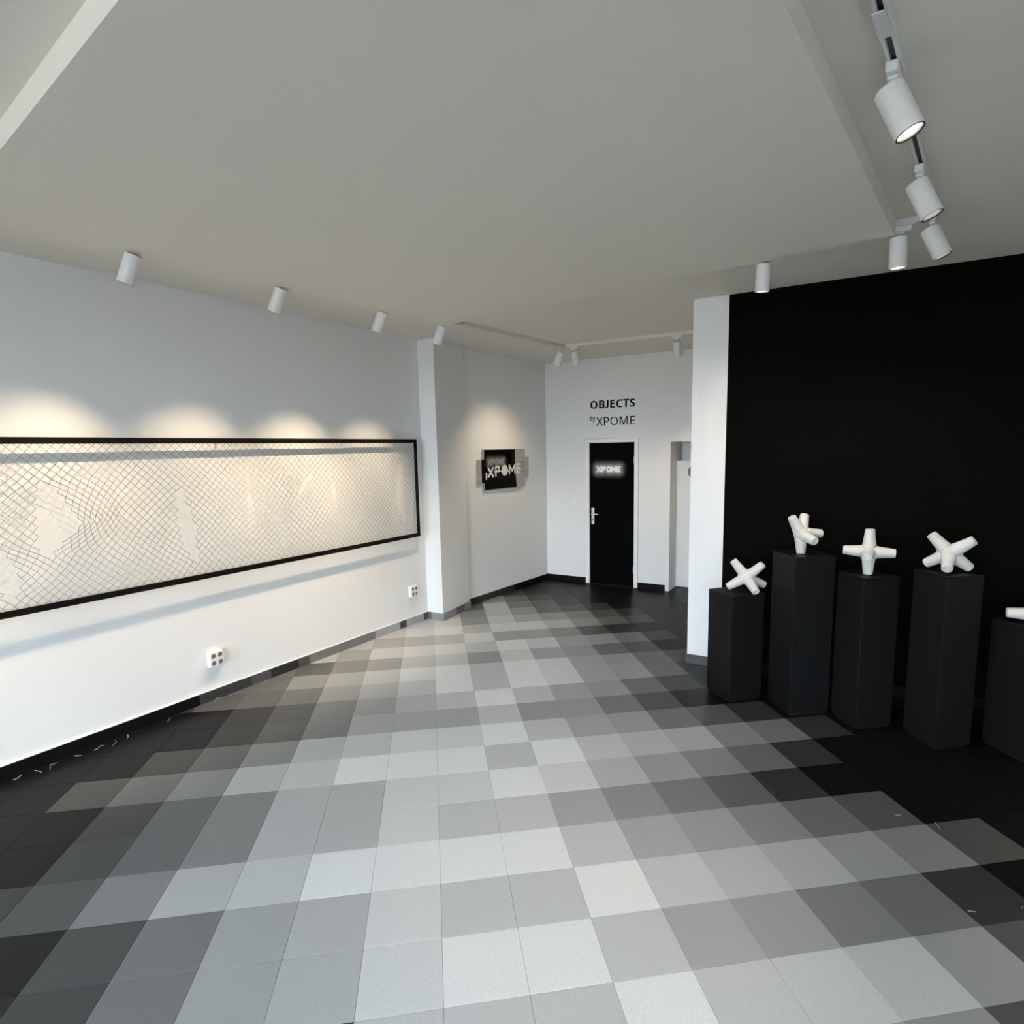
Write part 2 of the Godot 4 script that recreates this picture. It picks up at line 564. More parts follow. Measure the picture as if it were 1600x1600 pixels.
func build_window() -> void:
	# shop front behind the camera: a low sill, a head beam and three large panes
	var st := mesh_tool()
	var u0 := wall_u(WINDOW_W)
	block(st, -4.75, -4.2, -0.1, CEILING, WINDOW_W - 0.2, WINDOW_W)
	block(st, 1.8, RIGHT_U + 0.2, -0.1, CEILING, WINDOW_W - 0.2, WINDOW_W)
	block(st, -4.2, 1.8, -0.1, 0.18, WINDOW_W - 0.2, WINDOW_W)
	block(st, -4.2, 1.8, 2.95, CEILING, WINDOW_W - 0.2, WINDOW_W)
	struct(obj("wall_front", st, M.wall), "white wall around the shop window")
	for k in 3:
		var a := -4.2 + k * 2.0
		var n := setting("window_%d" % (k + 1), "large shop window pane")
		var fr := mesh_tool()
		for x in [a + 0.03, a + 1.97]:
			block(fr, x - 0.03, x + 0.03, 0.18, 2.95, WINDOW_W - 0.13, WINDOW_W - 0.07)
		for y in [0.21, 2.92]:
			block(fr, a + 0.06, a + 1.94, y - 0.03, y + 0.03, WINDOW_W - 0.13, WINDOW_W - 0.07)
		obj("window_frame", fr, M.aluminium, n)
		var gl := mesh_tool()
		block(gl, a + 0.06, a + 1.94, 0.24, 2.89, WINDOW_W - 0.104, WINDOW_W - 0.1)
		obj("pane", gl, M.glass, n)
	var side := setting("window_4", "added side window, out of view, for light from the right")  # unseen window added to brighten the surfaces that face right
	var sf := mesh_tool()
	for z in [-2.97, -2.1, -1.23]:
		block(sf, RIGHT_U + 0.07, RIGHT_U + 0.13, 0.2, 1.62, z - 0.03, z + 0.03)
	for y in [0.23, 1.59]:
		block(sf, RIGHT_U + 0.07, RIGHT_U + 0.13, y - 0.03, y + 0.03, -2.94, -1.26)
	obj("window_frame", sf, M.aluminium, side)
	for z in [-2.535, -1.665]:
		var gl2 := mesh_tool()
		block(gl2, RIGHT_U + 0.1, RIGHT_U + 0.104, 0.26, 1.56, z - 0.405, z + 0.405)
		obj("pane", gl2, M.glass, side)
	st = mesh_tool()
	block(st, RIGHT_U + 0.2, 22.0, -0.22, -0.12, WINDOW_W - 0.2, 9.0)
	block(st, -16, 22.0, -0.22, -0.12, -26.0, WINDOW_W - 0.2)
	var pave := obj("pavement", st, mat("pavement_concrete", Color(0.25, 0.225, 0.195), 0.9))
	struct(pave, "grey pavement outside the shop window")


# ---------------------------------------------------------------- doors, lettering
const STROKES := {
	"X": [[0, 0, 1, 1], [0, 1, 1, 0]],
	"P": [[0, 0, 0, 1], [0, 1, 0.8, 1], [0.8, 1, 0.8, 0.5], [0.8, 0.5, 0, 0.5]],
	"O": [[0.25, 0, 0.75, 0], [0.75, 0, 1, 0.3], [1, 0.3, 1, 0.7], [1, 0.7, 0.75, 1], [0.75, 1, 0.25, 1], [0.25, 1, 0, 0.7], [0, 0.7, 0, 0.3], [0, 0.3, 0.25, 0]],
	"M": [[0, 0, 0, 1], [0, 1, 0.5, 0.35], [0.5, 0.35, 1, 1], [1, 1, 1, 0]],
	"E": [[0, 0, 0, 1], [0, 1, 0.8, 1], [0, 0.5, 0.7, 0.5], [0, 0, 0.8, 0]],
}

# word texture: pale strokes with a wide soft fade around them, on black
func blurred(word: String, px: int, py: int, x0: float, x1: float, y0: float, y1: float, core: float, blur: float, strength: float, level: float) -> ImageTexture:
	var r := RandomNumberGenerator.new()
	r.seed = 5
	var segs := []
	var step := (x1 - x0) / word.length()
	for k in word.length():
		for s in STROKES[word[k]]:
			var ox := x0 + step * k
			segs.append([Vector2(ox + s[0] * step * 0.7, y0 + s[1] * (y1 - y0)), Vector2(ox + s[2] * step * 0.7, y0 + s[3] * (y1 - y0))])
	var im := Image.create(px, py, false, Image.FORMAT_RGB8)
	for y in py:
		for x in px:
			var p := Vector2((x + 0.5) / py, 1.0 - (y + 0.5) / py)
			var d := 9.0
			for s in segs:
				d = minf(d, p.distance_to(Geometry2D.get_closest_point_to_segment(p, s[0], s[1])))
			var v := level * exp(-pow(d / core, 2.0)) + strength * exp(-pow(d / blur, 2.0))
			v = clampf(v * r.randf_range(0.86, 1.0), 0.0, 1.0)
			im.set_pixel(x, y, Color(v, v * 0.985, v * 0.95).linear_to_srgb())
	return ImageTexture.create_from_image(im)

func print_sheet(parent: Node, called: String, tex: Texture2D, a: Vector3, right: Vector3, up: Vector3) -> MeshInstance3D:
	var st := mesh_tool()
	var n := right.cross(up).normalized()
	var v := [a, a + right, a + right + up, a + up]
	var uv := [Vector2(0, 1), Vector2(1, 1), Vector2(1, 0), Vector2(0, 0)]
	for k in [0, 2, 1, 0, 3, 2]:
		st.set_normal(n)
		st.set_uv(uv[k])
		st.add_vertex(v[k])
	var m := StandardMaterial3D.new()
	m.resource_name = called
	m.albedo_texture = tex
	m.roughness = 0.55
	m.metallic_specular = 0.12
	return obj(called, st, m, parent)

func build_doors() -> void:
	var d := setting("door_1", "narrow black door with white frame and blurred lettering")
	var st := mesh_tool()
	block(st, -3.388, -3.332, 0.0, 2.008, 7.585, 7.7, 0.004)
	block(st, -2.688, -2.632, 0.0, 2.008, 7.585, 7.7, 0.004)
	block(st, -3.332, -2.688, 1.955, 2.008, 7.585, 7.7, 0.004)
	obj("door_frame", st, M.bevel_white, d)
	st = mesh_tool()
	block(st, -3.329, -2.691, 0.006, 1.952, 7.605, 7.645, 0.003)
	obj("leaf", st, M.door_black, d)
	st = mesh_tool()
	box(st, Vector3(0.042, 0.225, 0.008), Transform3D(Basis(), P(-3.284, 0.953, 7.601)), 0.003)
	var pl := obj("handle_plate", st, M.plastic, d)
	pl.set_meta("label", "white handle plate")
	st = mesh_tool()
	tube(st, [P(-3.284, 0.985, 7.6), P(-3.284, 0.985, 7.555), P(-3.275, 0.985, 7.548), P(-3.19, 0.985, 7.548)], 0.0085, 10)
	obj("lever", st, M.plastic, pl)
	st = mesh_tool()
	box(st, Vector3(0.012, 0.026, 0.004), Transform3D(Basis(), P(-3.284, 0.905, 7.596)), 0.001)
	obj("keyhole", st, M.dark, pl)
	for y in [0.25, 1.72]:
		st = mesh_tool()
		lathe(st, [[0, -0.045], [0.008, -0.045], [0.008, 0.045], [0, 0.045]], 10, Transform3D(Basis(), P(-2.686, y, 7.585)))
		obj("hinge", st, M.plastic, d)
	var tex := blurred("XPOME", 256, 128, 0.34, 1.46, 0.42, 0.60, 0.042, 0.17, 0.34, 0.75)  # pale word whose strokes fade out softly into black
	print_sheet(d, "blurred_lettering", tex, P(-3.32, 1.44, 7.604), Vector3(0.62, 0, 0), Vector3(0, 0.31, 0))
	# white half door in the passage, with a round window
	d = setting("door_2", "white door with a round window inside the passage")
	st = mesh_tool()
	block(st, -2.208, -1.505, 0.006, 1.70, 7.9, 7.94, 0.003)
	obj("leaf", st, M.wall, d)
	var c := P(-1.955, 1.555, 7.897)
	var face := Transform3D(Basis(Vector3.RIGHT, PI / 2), c)
	st = mesh_tool()
	lathe(st, [[0.105, -0.002], [0.105, 0.012], [0.112, 0.018], [0.128, 0.018], [0.136, 0.010], [0.138, -0.002]], 36, face)
	obj("window_ring", st, M.bevel_white, d)
	st = mesh_tool()
	lathe(st, [[0.0, 0.003], [0.106, 0.003]], 36, face)
	obj("pane", st, grey("porthole_glass", 0.10, 0.12), d)

func lettering(text: String, bold: bool, u0: float, u1: float, h0: float, h1: float, w: float, parent: Node) -> void:
	var font := SystemFont.new()
	font.font_names = PackedStringArray(["Droid Sans"])
	font.font_weight = 700 if bold else 400
	var boxes := []
	var all := AABB()
	for k in text.length():
		var tm := TextMesh.new()
		tm.text = text[k]
		tm.font = font
		tm.font_size = 64
		tm.pixel_size = 0.01
		tm.depth = 0.02
		tm.curve_step = 1.0
		tm.horizontal_alignment = HORIZONTAL_ALIGNMENT_LEFT
		var shift := font.get_string_size(text.substr(0, k), HORIZONTAL_ALIGNMENT_LEFT, -1, 64).x * 0.01
		var bb := tm.get_aabb()
		bb.position.x += shift
		all = bb if k == 0 else all.merge(bb)
		boxes.append([tm, shift])
	var sx := (u1 - u0) / all.size.x
	var sy := (h1 - h0) / all.size.y
	for q in boxes:
		var y0 := all.position.y
		if text == text.to_upper():      # capitals all stand on the line
			var own: AABB = q[0].get_aabb()
			y0 = own.position.y
			sy = (h1 - h0) / own.size.y
		var lead := maxf(0.0, -q[0].get_aabb().position.x) * 0.55 if q[0].text == "J" else 0.0
		var t := Transform3D(Basis.from_scale(Vector3(sx, sy, 0.15)), Vector3(u0 + (q[1] + lead - all.position.x) * sx, h0 - y0 * sy, -w + 0.0015))
		var st := SurfaceTool.new()
		st.begin(Mesh.PRIMITIVE_TRIANGLES)
		for s in q[0].get_surface_count():
			st.append_from(q[0], s, t)
		obj("letter", st, M.ink, parent)

func build_sign() -> void:
	var s := thing("wall_lettering", "black wall lettering OBJECTS by XPOME above the black door", "sign")
	var word := "OBJECTS"
	lettering(word, true, -3.316, -2.688, 2.413, 2.516, 7.6, s)
	lettering("by", false, -3.321, -3.247, 2.235, 2.318, 7.6, s)
	lettering("XPOME", false, -3.228, -2.687, 2.184, 2.294, 7.6, s)


# ---------------------------------------------------------------- lighting tracks and spotlights
func rail(label: String, a: Vector2, b: Vector2) -> void:
	var mid := (a + b) / 2.0
	var d := b - a
	var t := thing("lighting_track", label, "track", P(mid.x, CEILING, mid.y), atan2(-d.x, d.y), "white lighting tracks on the ceiling")
	var len := d.length()
	var st := mesh_tool()
	box(st, Vector3(0.036, 0.006, len), Transform3D(Basis(), Vector3(0, -0.003, 0)))
	for s in [-1.0, 1.0]:
		box(st, Vector3(0.010, 0.026, len), Transform3D(Basis(), Vector3(s * 0.013, -0.019, 0)), 0.0015)
	obj("profile", st, M.track, t)
	st = mesh_tool()
	box(st, Vector3(0.0158, 0.012, len - 0.004), Transform3D(Basis(), Vector3(0, -0.0125, 0)))
	obj("channel", st, M.slot, t)

func connector(called: String, label: String, at: Vector2, turn: float, length: float) -> void:
	var st := mesh_tool()
	box(st, Vector3(0.034, 0.005, length), Transform3D(Basis(), Vector3(0, -0.0345, 0)), 0.0015)
	var o := obj(called, st, M.track)
	o.position = P(at.x, CEILING, at.y)
	o.rotation.y = turn
	tag(o, label, "connector")

# one spotlight: adapter in the track, arm, cylindrical housing, lens; its lamp sits just in front of the lens
func spotlight(label: String, at: Vector2, turn: float, aim: Vector3, energy: float, angle: float, group: String, seen_glow := 1.0, warm := Color(1.0, 0.90, 0.76), soft := 1.0) -> void:
	var top := CEILING - 0.032
	var t := thing("track_spotlight", label, "spotlight", P(at.x, top, at.y), 0.0, group)
	var along := Basis(Vector3.UP, turn)
	var st := mesh_tool()
	box(st, Vector3(0.034, 0.030, 0.105), Transform3D(along, Vector3(0, -0.015, 0)), 0.003)
	box(st, Vector3(0.030, 0.012, 0.05), Transform3D(along, Vector3(0, -0.036, 0)), 0.003)
	obj("adapter", st, M.lamp, t)
	var d := aim.normalized()
	var pivot := Vector3(0, -0.082, 0)
	st = mesh_tool()
	lathe(st, [[0.0, 0.0], [0.011, 0.0], [0.011, -0.046], [0.0, -0.046]], 14, Transform3D(Basis(), Vector3(0, -0.04, 0)))
	obj("arm", st, M.lamp, t)
	var fr := Transform3D(aimed(d), pivot)
	st = mesh_tool()
	var R := 0.043
	lathe(st, [[0.0, 0.028], [R - 0.004, 0.028], [R, 0.024], [R, -0.130], [R - 0.002, -0.132], [R - 0.005, -0.132], [R - 0.005, -0.118], [0.0, -0.117]], 32, fr)
	obj("housing", st, M.lamp, t)
	st = mesh_tool()
	lathe(st, [[R - 0.001, -0.1325], [R - 0.0055, -0.1325], [R - 0.0055, -0.128]], 32, fr)
	obj("front_ring", st, M.dark, t)
	st = mesh_tool()
	lathe(st, [[R - 0.0058, -0.121], [0.0, -0.123]], 28, fr)
	var glow := StandardMaterial3D.new()
	glow.resource_name = "lamp_lens"
	glow.albedo_color = Color(0.9, 0.9, 0.88)
	glow.roughness = 0.3
	glow.emission_enabled = true
	glow.emission = Color(1.0, 0.95, 0.86)
	glow.emission_energy_multiplier = 1.3 * seen_glow
	obj("lens", st, glow, t)
	var l := SpotLight3D.new()
	l.name = "lamp"
	l.light_color = warm
	l.light_energy = energy
	l.spot_angle = angle
	l.spot_angle_attenuation = soft
	l.spot_range = 14.0
	l.spot_attenuation = 2.0
	l.light_size = 0.012
	l.shadow_enabled = true
	t.add_child(l)
	l.transform = Transform3D(Basis.looking_at(d, Vector3.UP if absf(d.y) < 0.98 else Vector3.BACK), pivot + d * 0.134)

func build_tracks() -> void:
	var lt := 0.072
	var left_at := func(w: float) -> Vector2: return Vector2(-3.33 - (4.67 - w) * lt, w)
	var turn_left := -atan(lt)
	rail("white lighting track along the left edge of the lower ceiling panel", left_at.call(0.3), left_at.call(4.66))
	rail("white lighting track running from the panel corner towards the end wall", Vector2(-3.327, 4.68), Vector2(-3.123, 6.386))
	rail("white lighting track across the ceiling in front of the black door", Vector2(-3.09, 6.39), Vector2(-1.36, 6.425))
	rail("white lighting track along the right edge of the lower ceiling panel", Vector2(-0.33, -0.1), Vector2(0.222, 3.93))
	rail("white lighting track behind the far edge of the lower ceiling panel", Vector2(0.205, 3.955), Vector2(-3.30, 4.46))
	connector("track_connector", "white corner connector joining tracks beside the panel's far right corner", Vector2(0.15, 3.975), -PI / 2 + TURN, 0.16)
	connector("track_feed_box", "small white feed connector in the right track near the top edge", Vector2(-0.035, 2.09), -TURN, 0.13)
	# wall washers over the framed fence
	var g := "spotlights washing the left wall"
	var spots := [[1.90, "leftmost", 0.9, 0.35], [2.80, "second from the left", 0.85, 0.3], [3.70, "third from the left", 1.2, 0.3], [4.40, "rightmost, beside the white pier", 0.9, 0.1]]
	for s in spots:
		var at: Vector2 = left_at.call(s[0])
		var dist: float = at.x - wall_u(s[0])
		spotlight("white cylinder spotlight over the framed fence, " + s[1], at, turn_left, Vector3(-0.43, -1.0, s[3] * 0.5), 3.5 * s[2], 34.0, g, 0.6)
	for w in [1.0]:
		var at: Vector2 = left_at.call(w)
		spotlight("white cylinder spotlight over the fence's hidden left end", at, turn_left, Vector3(-0.43, -1.0, 0.15), 3.5, 34.0, g, 0.6)
	# far track
	spotlight("white cylinder spotlight aimed at the razor blade picture", Vector2(-3.131, 6.33), -0.118, Vector3(-0.95, -1.9, -0.05), 1.5, 46.0, "spotlights in the rear bay", 0.4)
	spotlight("white cylinder spotlight next to the track bend, aimed at the door", Vector2(-2.985, 6.39), PI / 2, Vector3(0.12, -1.1, -0.35), 0.8, 46.0, "spotlights in the rear bay", 0.4)
	spotlight("white cylinder spotlight at the far right of the rear track", Vector2(-1.815, 6.42), PI / 2, Vector3(0.02, -1.1, -0.45), 1.2, 42.0, "spotlights in the rear bay", 0.4)
	# right track, aimed at the sculptures
	g = "spotlights over the pedestals"
	var aim := Vector3(0.40, -0.90, 0.05)
	spotlight("large white cylinder spotlight nearest the camera, lens glowing", Vector2(0.0, 2.338), -TURN, aim, 1.4, 24.0, g, 1.0)
	spotlight("middle white cylinder spotlight of the right track", Vector2(0.118, 3.20), -TURN, aim, 1.4, 24.0, g, 0.3)
	spotlight("white cylinder spotlight at the track corner, leaning over the black wall", Vector2(0.212, 3.90), -TURN, aim, 1.4, 24.0, g, 0.3)
	spotlight("white cylinder spotlight cut off by the picture's top edge", Vector2(-0.11, 1.50), -TURN, Vector3(-0.25, -0.93, -0.2), 1.4, 24.0, g, 0.6)
	spotlight("upright white spotlight with bright lens left of the track corner", Vector2(0.07, 3.975), PI / 2 + TURN, Vector3(0.02, -1.0, -0.04), 0.95, 70.0, g, 3.0, Color(1.0, 0.94, 0.86), 0.6)
	spotlight("upright white spotlight with bright lens above the white pier", Vector2(-0.625, 4.075), PI / 2 + TURN, Vector3(-0.06, -1.0, -0.06), 0.95 * 1.2, 80.0, g, 3.0, Color(1.0, 0.94, 0.86), 0.85)


# ---------------------------------------------------------------- framed chain-link fence
const HOLES := [   # top (w, h), bottom (w, h), left half width, right half width, height fraction of the widest place
	[1.40, 1.40, 1.43, 1.06, 0.06, 0.05, 0.5],
	[1.66, 1.76, 1.63, 1.32, 0.025, 0.19, 0.62],
	[2.44, 1.68, 2.53, 1.09, 0.045, 0.055, 0.55],
	[3.00, 1.86, 3.01, 1.22, 0.012, 0.014, 0.5],
	[3.70, 1.77, 3.43, 1.50, 0.020, 0.020, 0.5],
	[3.83, 1.82, 3.85, 1.24, 0.012, 0.014, 0.5],
	[4.72, 1.84, 4.75, 1.14, 0.06, 0.04, 0.55],
]

func hole_width(q: Array, h: float) -> Vector3:      # line position, left and right half widths at height h
	var t: float = (q[1] - h) / (q[1] - q[3])
	if t <= 0.0 or t >= 1.0:
		return Vector3(lerpf(q[0], q[2], clampf(t, 0, 1)), 0, 0)
	var peak: float = q[6]
	var k: float = t / peak if t < peak else (1.0 - t) / (1.0 - peak)
	var left: float = minf(1.0, k * 3.5) if q[5] > 0.15 else pow(k, 0.75)
	return Vector3(lerpf(q[0], q[2], t), q[4] * left, q[5] * pow(k, 0.85))

func moved(s: float, h: float) -> Vector2:
	var ds := 0.0
	for q in HOLES:
		var hw := hole_width(q, h)
		var dx: float = s - hw.x
		var reach := 0.42
		if dx < 0.0 and dx > -reach:
			ds -= hw.y * (1.0 + dx / reach)
		elif dx >= 0.0 and dx < reach:
			ds += hw.z * (1.0 - dx / reach)
	var edge := clampf(minf(h - 1.01, 1.98 - h) / 0.12, 0.0, 1.0)
	return Vector2(s + ds * edge + edge * 0.010 * sin(h * 9.0 + s * 2.3), h + edge * 0.012 * sin(s * 4.1 + h * 3.0))

func build_fence() -> void:
	var off := 0.085
	var w0 := 0.62
	var w1 := 4.995
	var h0 := 0.975
	var h1 := 2.017
	var t := thing("framed_fence", "long black framed panel of torn chain-link fence on the left wall", "artwork")
	# local frame: x along the wall, z out of the wall
	var ang := atan(0.0264)
	t.position = P(wall_u(w0), 0, w0)
	var along := (P(wall_u(w1), 0, w1) - P(wall_u(w0), 0, w0)).normalized()
	t.basis = Basis(along, Vector3.UP, along.cross(Vector3.UP))
	var L := (w1 - w0) / cos(ang)
	var bar := 0.04
	var thick := 0.014
	for y in [h0 + bar / 2.0, h1 - bar / 2.0]:
		var st := mesh_tool()
		box(st, Vector3(L, bar, thick), Transform3D(Basis(), Vector3(L / 2.0, y, off)), 0.002)
		obj("frame_rail", st, M.frame, t)
	for x in [bar / 2.0, L - bar / 2.0]:
		var st := mesh_tool()
		box(st, Vector3(bar, h1 - h0 - 2 * bar, thick), Transform3D(Basis(), Vector3(x, (h0 + h1) / 2.0, off)), 0.002)
		obj("frame_stile", st, M.frame, t)
	for x in [0.25, L * 0.5, L - 0.25]:
		for y in [h0 + bar / 2.0, h1 - bar / 2.0]:
			var st := mesh_tool()
			lathe(st, [[0.006, 0.0], [0.006, off - 0.006]], 10, Transform3D(Basis(Vector3.RIGHT, PI / 2), Vector3(x, y, 0.0)))
			obj("standoff", st, M.frame, t)
	# zigzag wires, each hooked into its neighbours
	var a := 0.0275
	var rows := 36
	var dy := (h1 - h0 - 2 * bar + 0.02) / rows
	var cols := int((w1 - w0 - 2 * bar) / a) + 1
	for k in cols:
		var run := []
		var last := Vector2()
		for m in rows + 1:
			var odd := (m + k) % 2 != 0
			var s := w0 + bar + (k + (0.5 if odd else -0.5)) * a
			s = clampf(s, w0 + bar * 0.6, w1 - bar * 0.6)
			var h := h0 + bar - 0.01 + m * dy
			var p := moved(s, h)
			var torn := false
			if m > 0:
				for q in HOLES:
					var x0: Vector3 = hole_width(q, h)
					var x1: Vector3 = hole_width(q, h - dy)
					if (x0.y + x0.z) > 0.02 and (last.x - x1.x) * (s - x0.x) < 0.0:
						torn = true
			if torn:
				wire(run, t)
				run = []
			var z := off + (0.0014 if (m / 2 + k) % 2 == 0 else -0.0014)
			run.append(Vector3(p.x - w0, p.y, z))
			last = Vector2(s, h)
		wire(run, t)

func wire(run: Array, parent: Node) -> void:
	if run.size() < 2:
		return
	var st := mesh_tool()
	tube(st, run, 0.0016, 4)
	obj("wire", st, M.wire, parent)


# ---------------------------------------------------------------- razor blade picture
func build_razor() -> void:
	var a := P(-4.17, 0, 5.78)
	var b := P(-4.0, 0, 7.6)
	var along := (b - a).normalized()
	var t := thing("razor_blade_picture", "razor blade shaped plate with black print and white XPOME letters", "artwork")
	t.position = a + along * (6.58 - 5.78) / cos(0.093)
	t.basis = Basis(along, Vector3.UP, along.cross(Vector3.UP))
	var st := mesh_tool()
	var y := 1.64
	var pts := PackedVector2Array([Vector2(-0.43, -0.255), Vector2(0.435, -0.255), Vector2(0.445, -0.135), Vector2(0.53, -0.135), Vector2(0.54, 0.145), Vector2(0.455, 0.145), Vector2(0.445, 0.255), Vector2(-0.43, 0.255), Vector2(-0.435, 0.13), Vector2(-0.53, 0.13), Vector2(-0.535, -0.16), Vector2(-0.435, -0.16)])
	plate(st, pts, 0.012, 0.032, Transform3D(Basis(), Vector3(0, y, 0)))
	obj("plate", st, M.metal, t)
	st = mesh_tool()
	plate(st, PackedVector2Array([Vector2(-0.10, -0.10), Vector2(0.10, -0.10), Vector2(0.10, 0.10), Vector2(-0.10, 0.10)]), 0.0, 0.012, Transform3D(Basis(), Vector3(0, y, 0)))
	obj("hanger", st, M.dark, t)
	st = mesh_tool()
	plate(st, PackedVector2Array([Vector2(-0.42, -0.245), Vector2(0.25, -0.245), Vector2(0.235, -0.12), Vector2(0.22, 0.0), Vector2(0.225, 0.25), Vector2(-0.42, 0.25), Vector2(-0.425, 0.13), Vector2(-0.475, 0.12), Vector2(-0.475, -0.15), Vector2(-0.425, -0.16)]), 0.032, 0.0335, Transform3D(Basis(), Vector3(0, y, 0)))
	obj("black_print", st, M.ink, t)
	var tex := blurred("XPOME", 224, 96, 0.30, 1.75, 0.30, 0.52, 0.05, 0.16, 0.15, 0.14)  # faint grey word with soft edges, above the white letters
	print_sheet(t, "blurred_lettering", tex, Vector3(-0.415, y + 0.0, 0.0342), Vector3(0.56, 0, 0), Vector3(0, 0.235, 0))
	# white letters with barbs
	var wm := grey("white_print", 0.75, 0.5)
	var x := -0.35
	var word := "XPOME"
	var widths := [0.10, 0.085, 0.10, 0.12, 0.085]
	for k in word.length():
		var w: float = widths[k]
		var white := mesh_tool()
		for s in STROKES[word[k]]:
			var p := Vector2(x + s[0] * w, y - 0.085 + s[1] * 0.11 + (x + 0.35) * 0.05)
			var q := Vector2(x + s[2] * w, y - 0.085 + s[3] * 0.11 + (x + 0.35) * 0.05)
			var n := (q - p).normalized().orthogonal() * 0.014
			var e := (q - p).normalized() * 0.014
			plate(white, PackedVector2Array([p - e - n * 0.3, p + n, q + n, q + e + n * 0.3, q - n, p - n]), 0.0343, 0.0352)
		if word[k] == "O":
			plate(white, PackedVector2Array([Vector2(x + 0.03, y - 0.07), Vector2(x + 0.07, y - 0.07), Vector2(x + 0.095, y - 0.015), Vector2(x + 0.07, y + 0.038), Vector2(x + 0.03, y + 0.038), Vector2(x + 0.005, y - 0.015)]), 0.0343, 0.0352)
		obj("letter", white, wm, t)
		white = mesh_tool()
		var c := Vector2(x + w + 0.026, y - 0.025)
		plate(white, PackedVector2Array([c + Vector2(-0.026, 0), c + Vector2(0, -0.009), c + Vector2(0.026, 0), c + Vector2(0, 0.009)]), 0.0343, 0.0352)
		obj("barb", white, wm, t)
		x += w + 0.052
	var white := mesh_tool()
	plate(white, PackedVector2Array([Vector2(-0.40, y - 0.12), Vector2(-0.38, y - 0.12), Vector2(-0.37, y - 0.045), Vector2(-0.40, y - 0.03)]), 0.0343, 0.0352)
	obj("barb", white, wm, t)
	for q in [[0.35, 0.075, 0.012, 0.05], [0.34, 0.03, 0.012, 0.045], [0.35, -0.05, 0.012, 0.045], [0.415, 0.02, 0.15, 0.007]]:
		st = mesh_tool()
		plate(st, PackedVector2Array([Vector2(q[0] - q[3], y + q[1] - q[2] / 2), Vector2(q[0] + q[3], y + q[1] - q[2] / 2), Vector2(q[0] + q[3], y + q[1] + q[2] / 2), Vector2(q[0] - q[3], y + q[1] + q[2] / 2)]), 0.032, 0.0333)
		obj("printed_mark", st, M.aluminium, t)


# ---------------------------------------------------------------- pedestals and sculptures
func pedestal(label: String, at: Vector2, turn: float, side: float, height: float) -> void:
	var t := thing("pedestal", label, "pedestal", P(at.x, 0, at.y), turn, "black pedestals along the black wall")
	var st := mesh_tool()
	box(st, Vector3(side - 0.02, 0.02, side - 0.02), Transform3D(Basis(), Vector3(0, 0.01, 0)))
	obj("plinth", st, M.black_gloss, t)
	st = mesh_tool()
	box(st, Vector3(side, height - 0.036, side), Transform3D(Basis(), Vector3(0, 0.02 + (height - 0.036) / 2.0, 0)), 0.0015)
	obj("body", st, M.pedestal, t)
	st = mesh_tool()
	box(st, Vector3(side + 0.003, 0.016, side + 0.003), Transform3D(Basis(), Vector3(0, height - 0.008, 0)), 0.0015)
	obj("top", st, M.pedestal, t)

# knot of tapered tubes around a ball; the arms are given as directions and lengths
func sculpture(label: String, centre: Vector3, arms: Array, scale_ := 1.0) -> void:
	var t := thing("tube_sculpture", label, "sculpture", centre, 0.0, "white tube sculptures on the pedestals")
	var st := mesh_tool()
	var prof := []
	for k in 13:
		var a := -PI / 2 + PI * k / 12
		prof.append([maxf(0.0, cos(a)) * 0.050 * scale_, sin(a) * 0.050 * scale_])
	lathe(st, prof, 28)
	obj("ball", st, M.ceramic, t)
	for d in arms:
		var v: Vector3 = d
		var len := v.length() * scale_
		st = mesh_tool()
		var r0 := 0.041 * scale_
		var r1 := 0.0285 * scale_
		lathe(st, [[r0, 0.012], [r0, -0.052 * scale_], [r0 - 0.003, -0.056 * scale_], [r1, -len + 0.003], [r1 - 0.003, -len], [r1 - 0.008, -len], [r1 - 0.010, -len + 0.012], [0.0, -len + 0.014]], 26, Transform3D(aimed(v), Vector3()))
		obj("arm", st, M.ceramic, t)

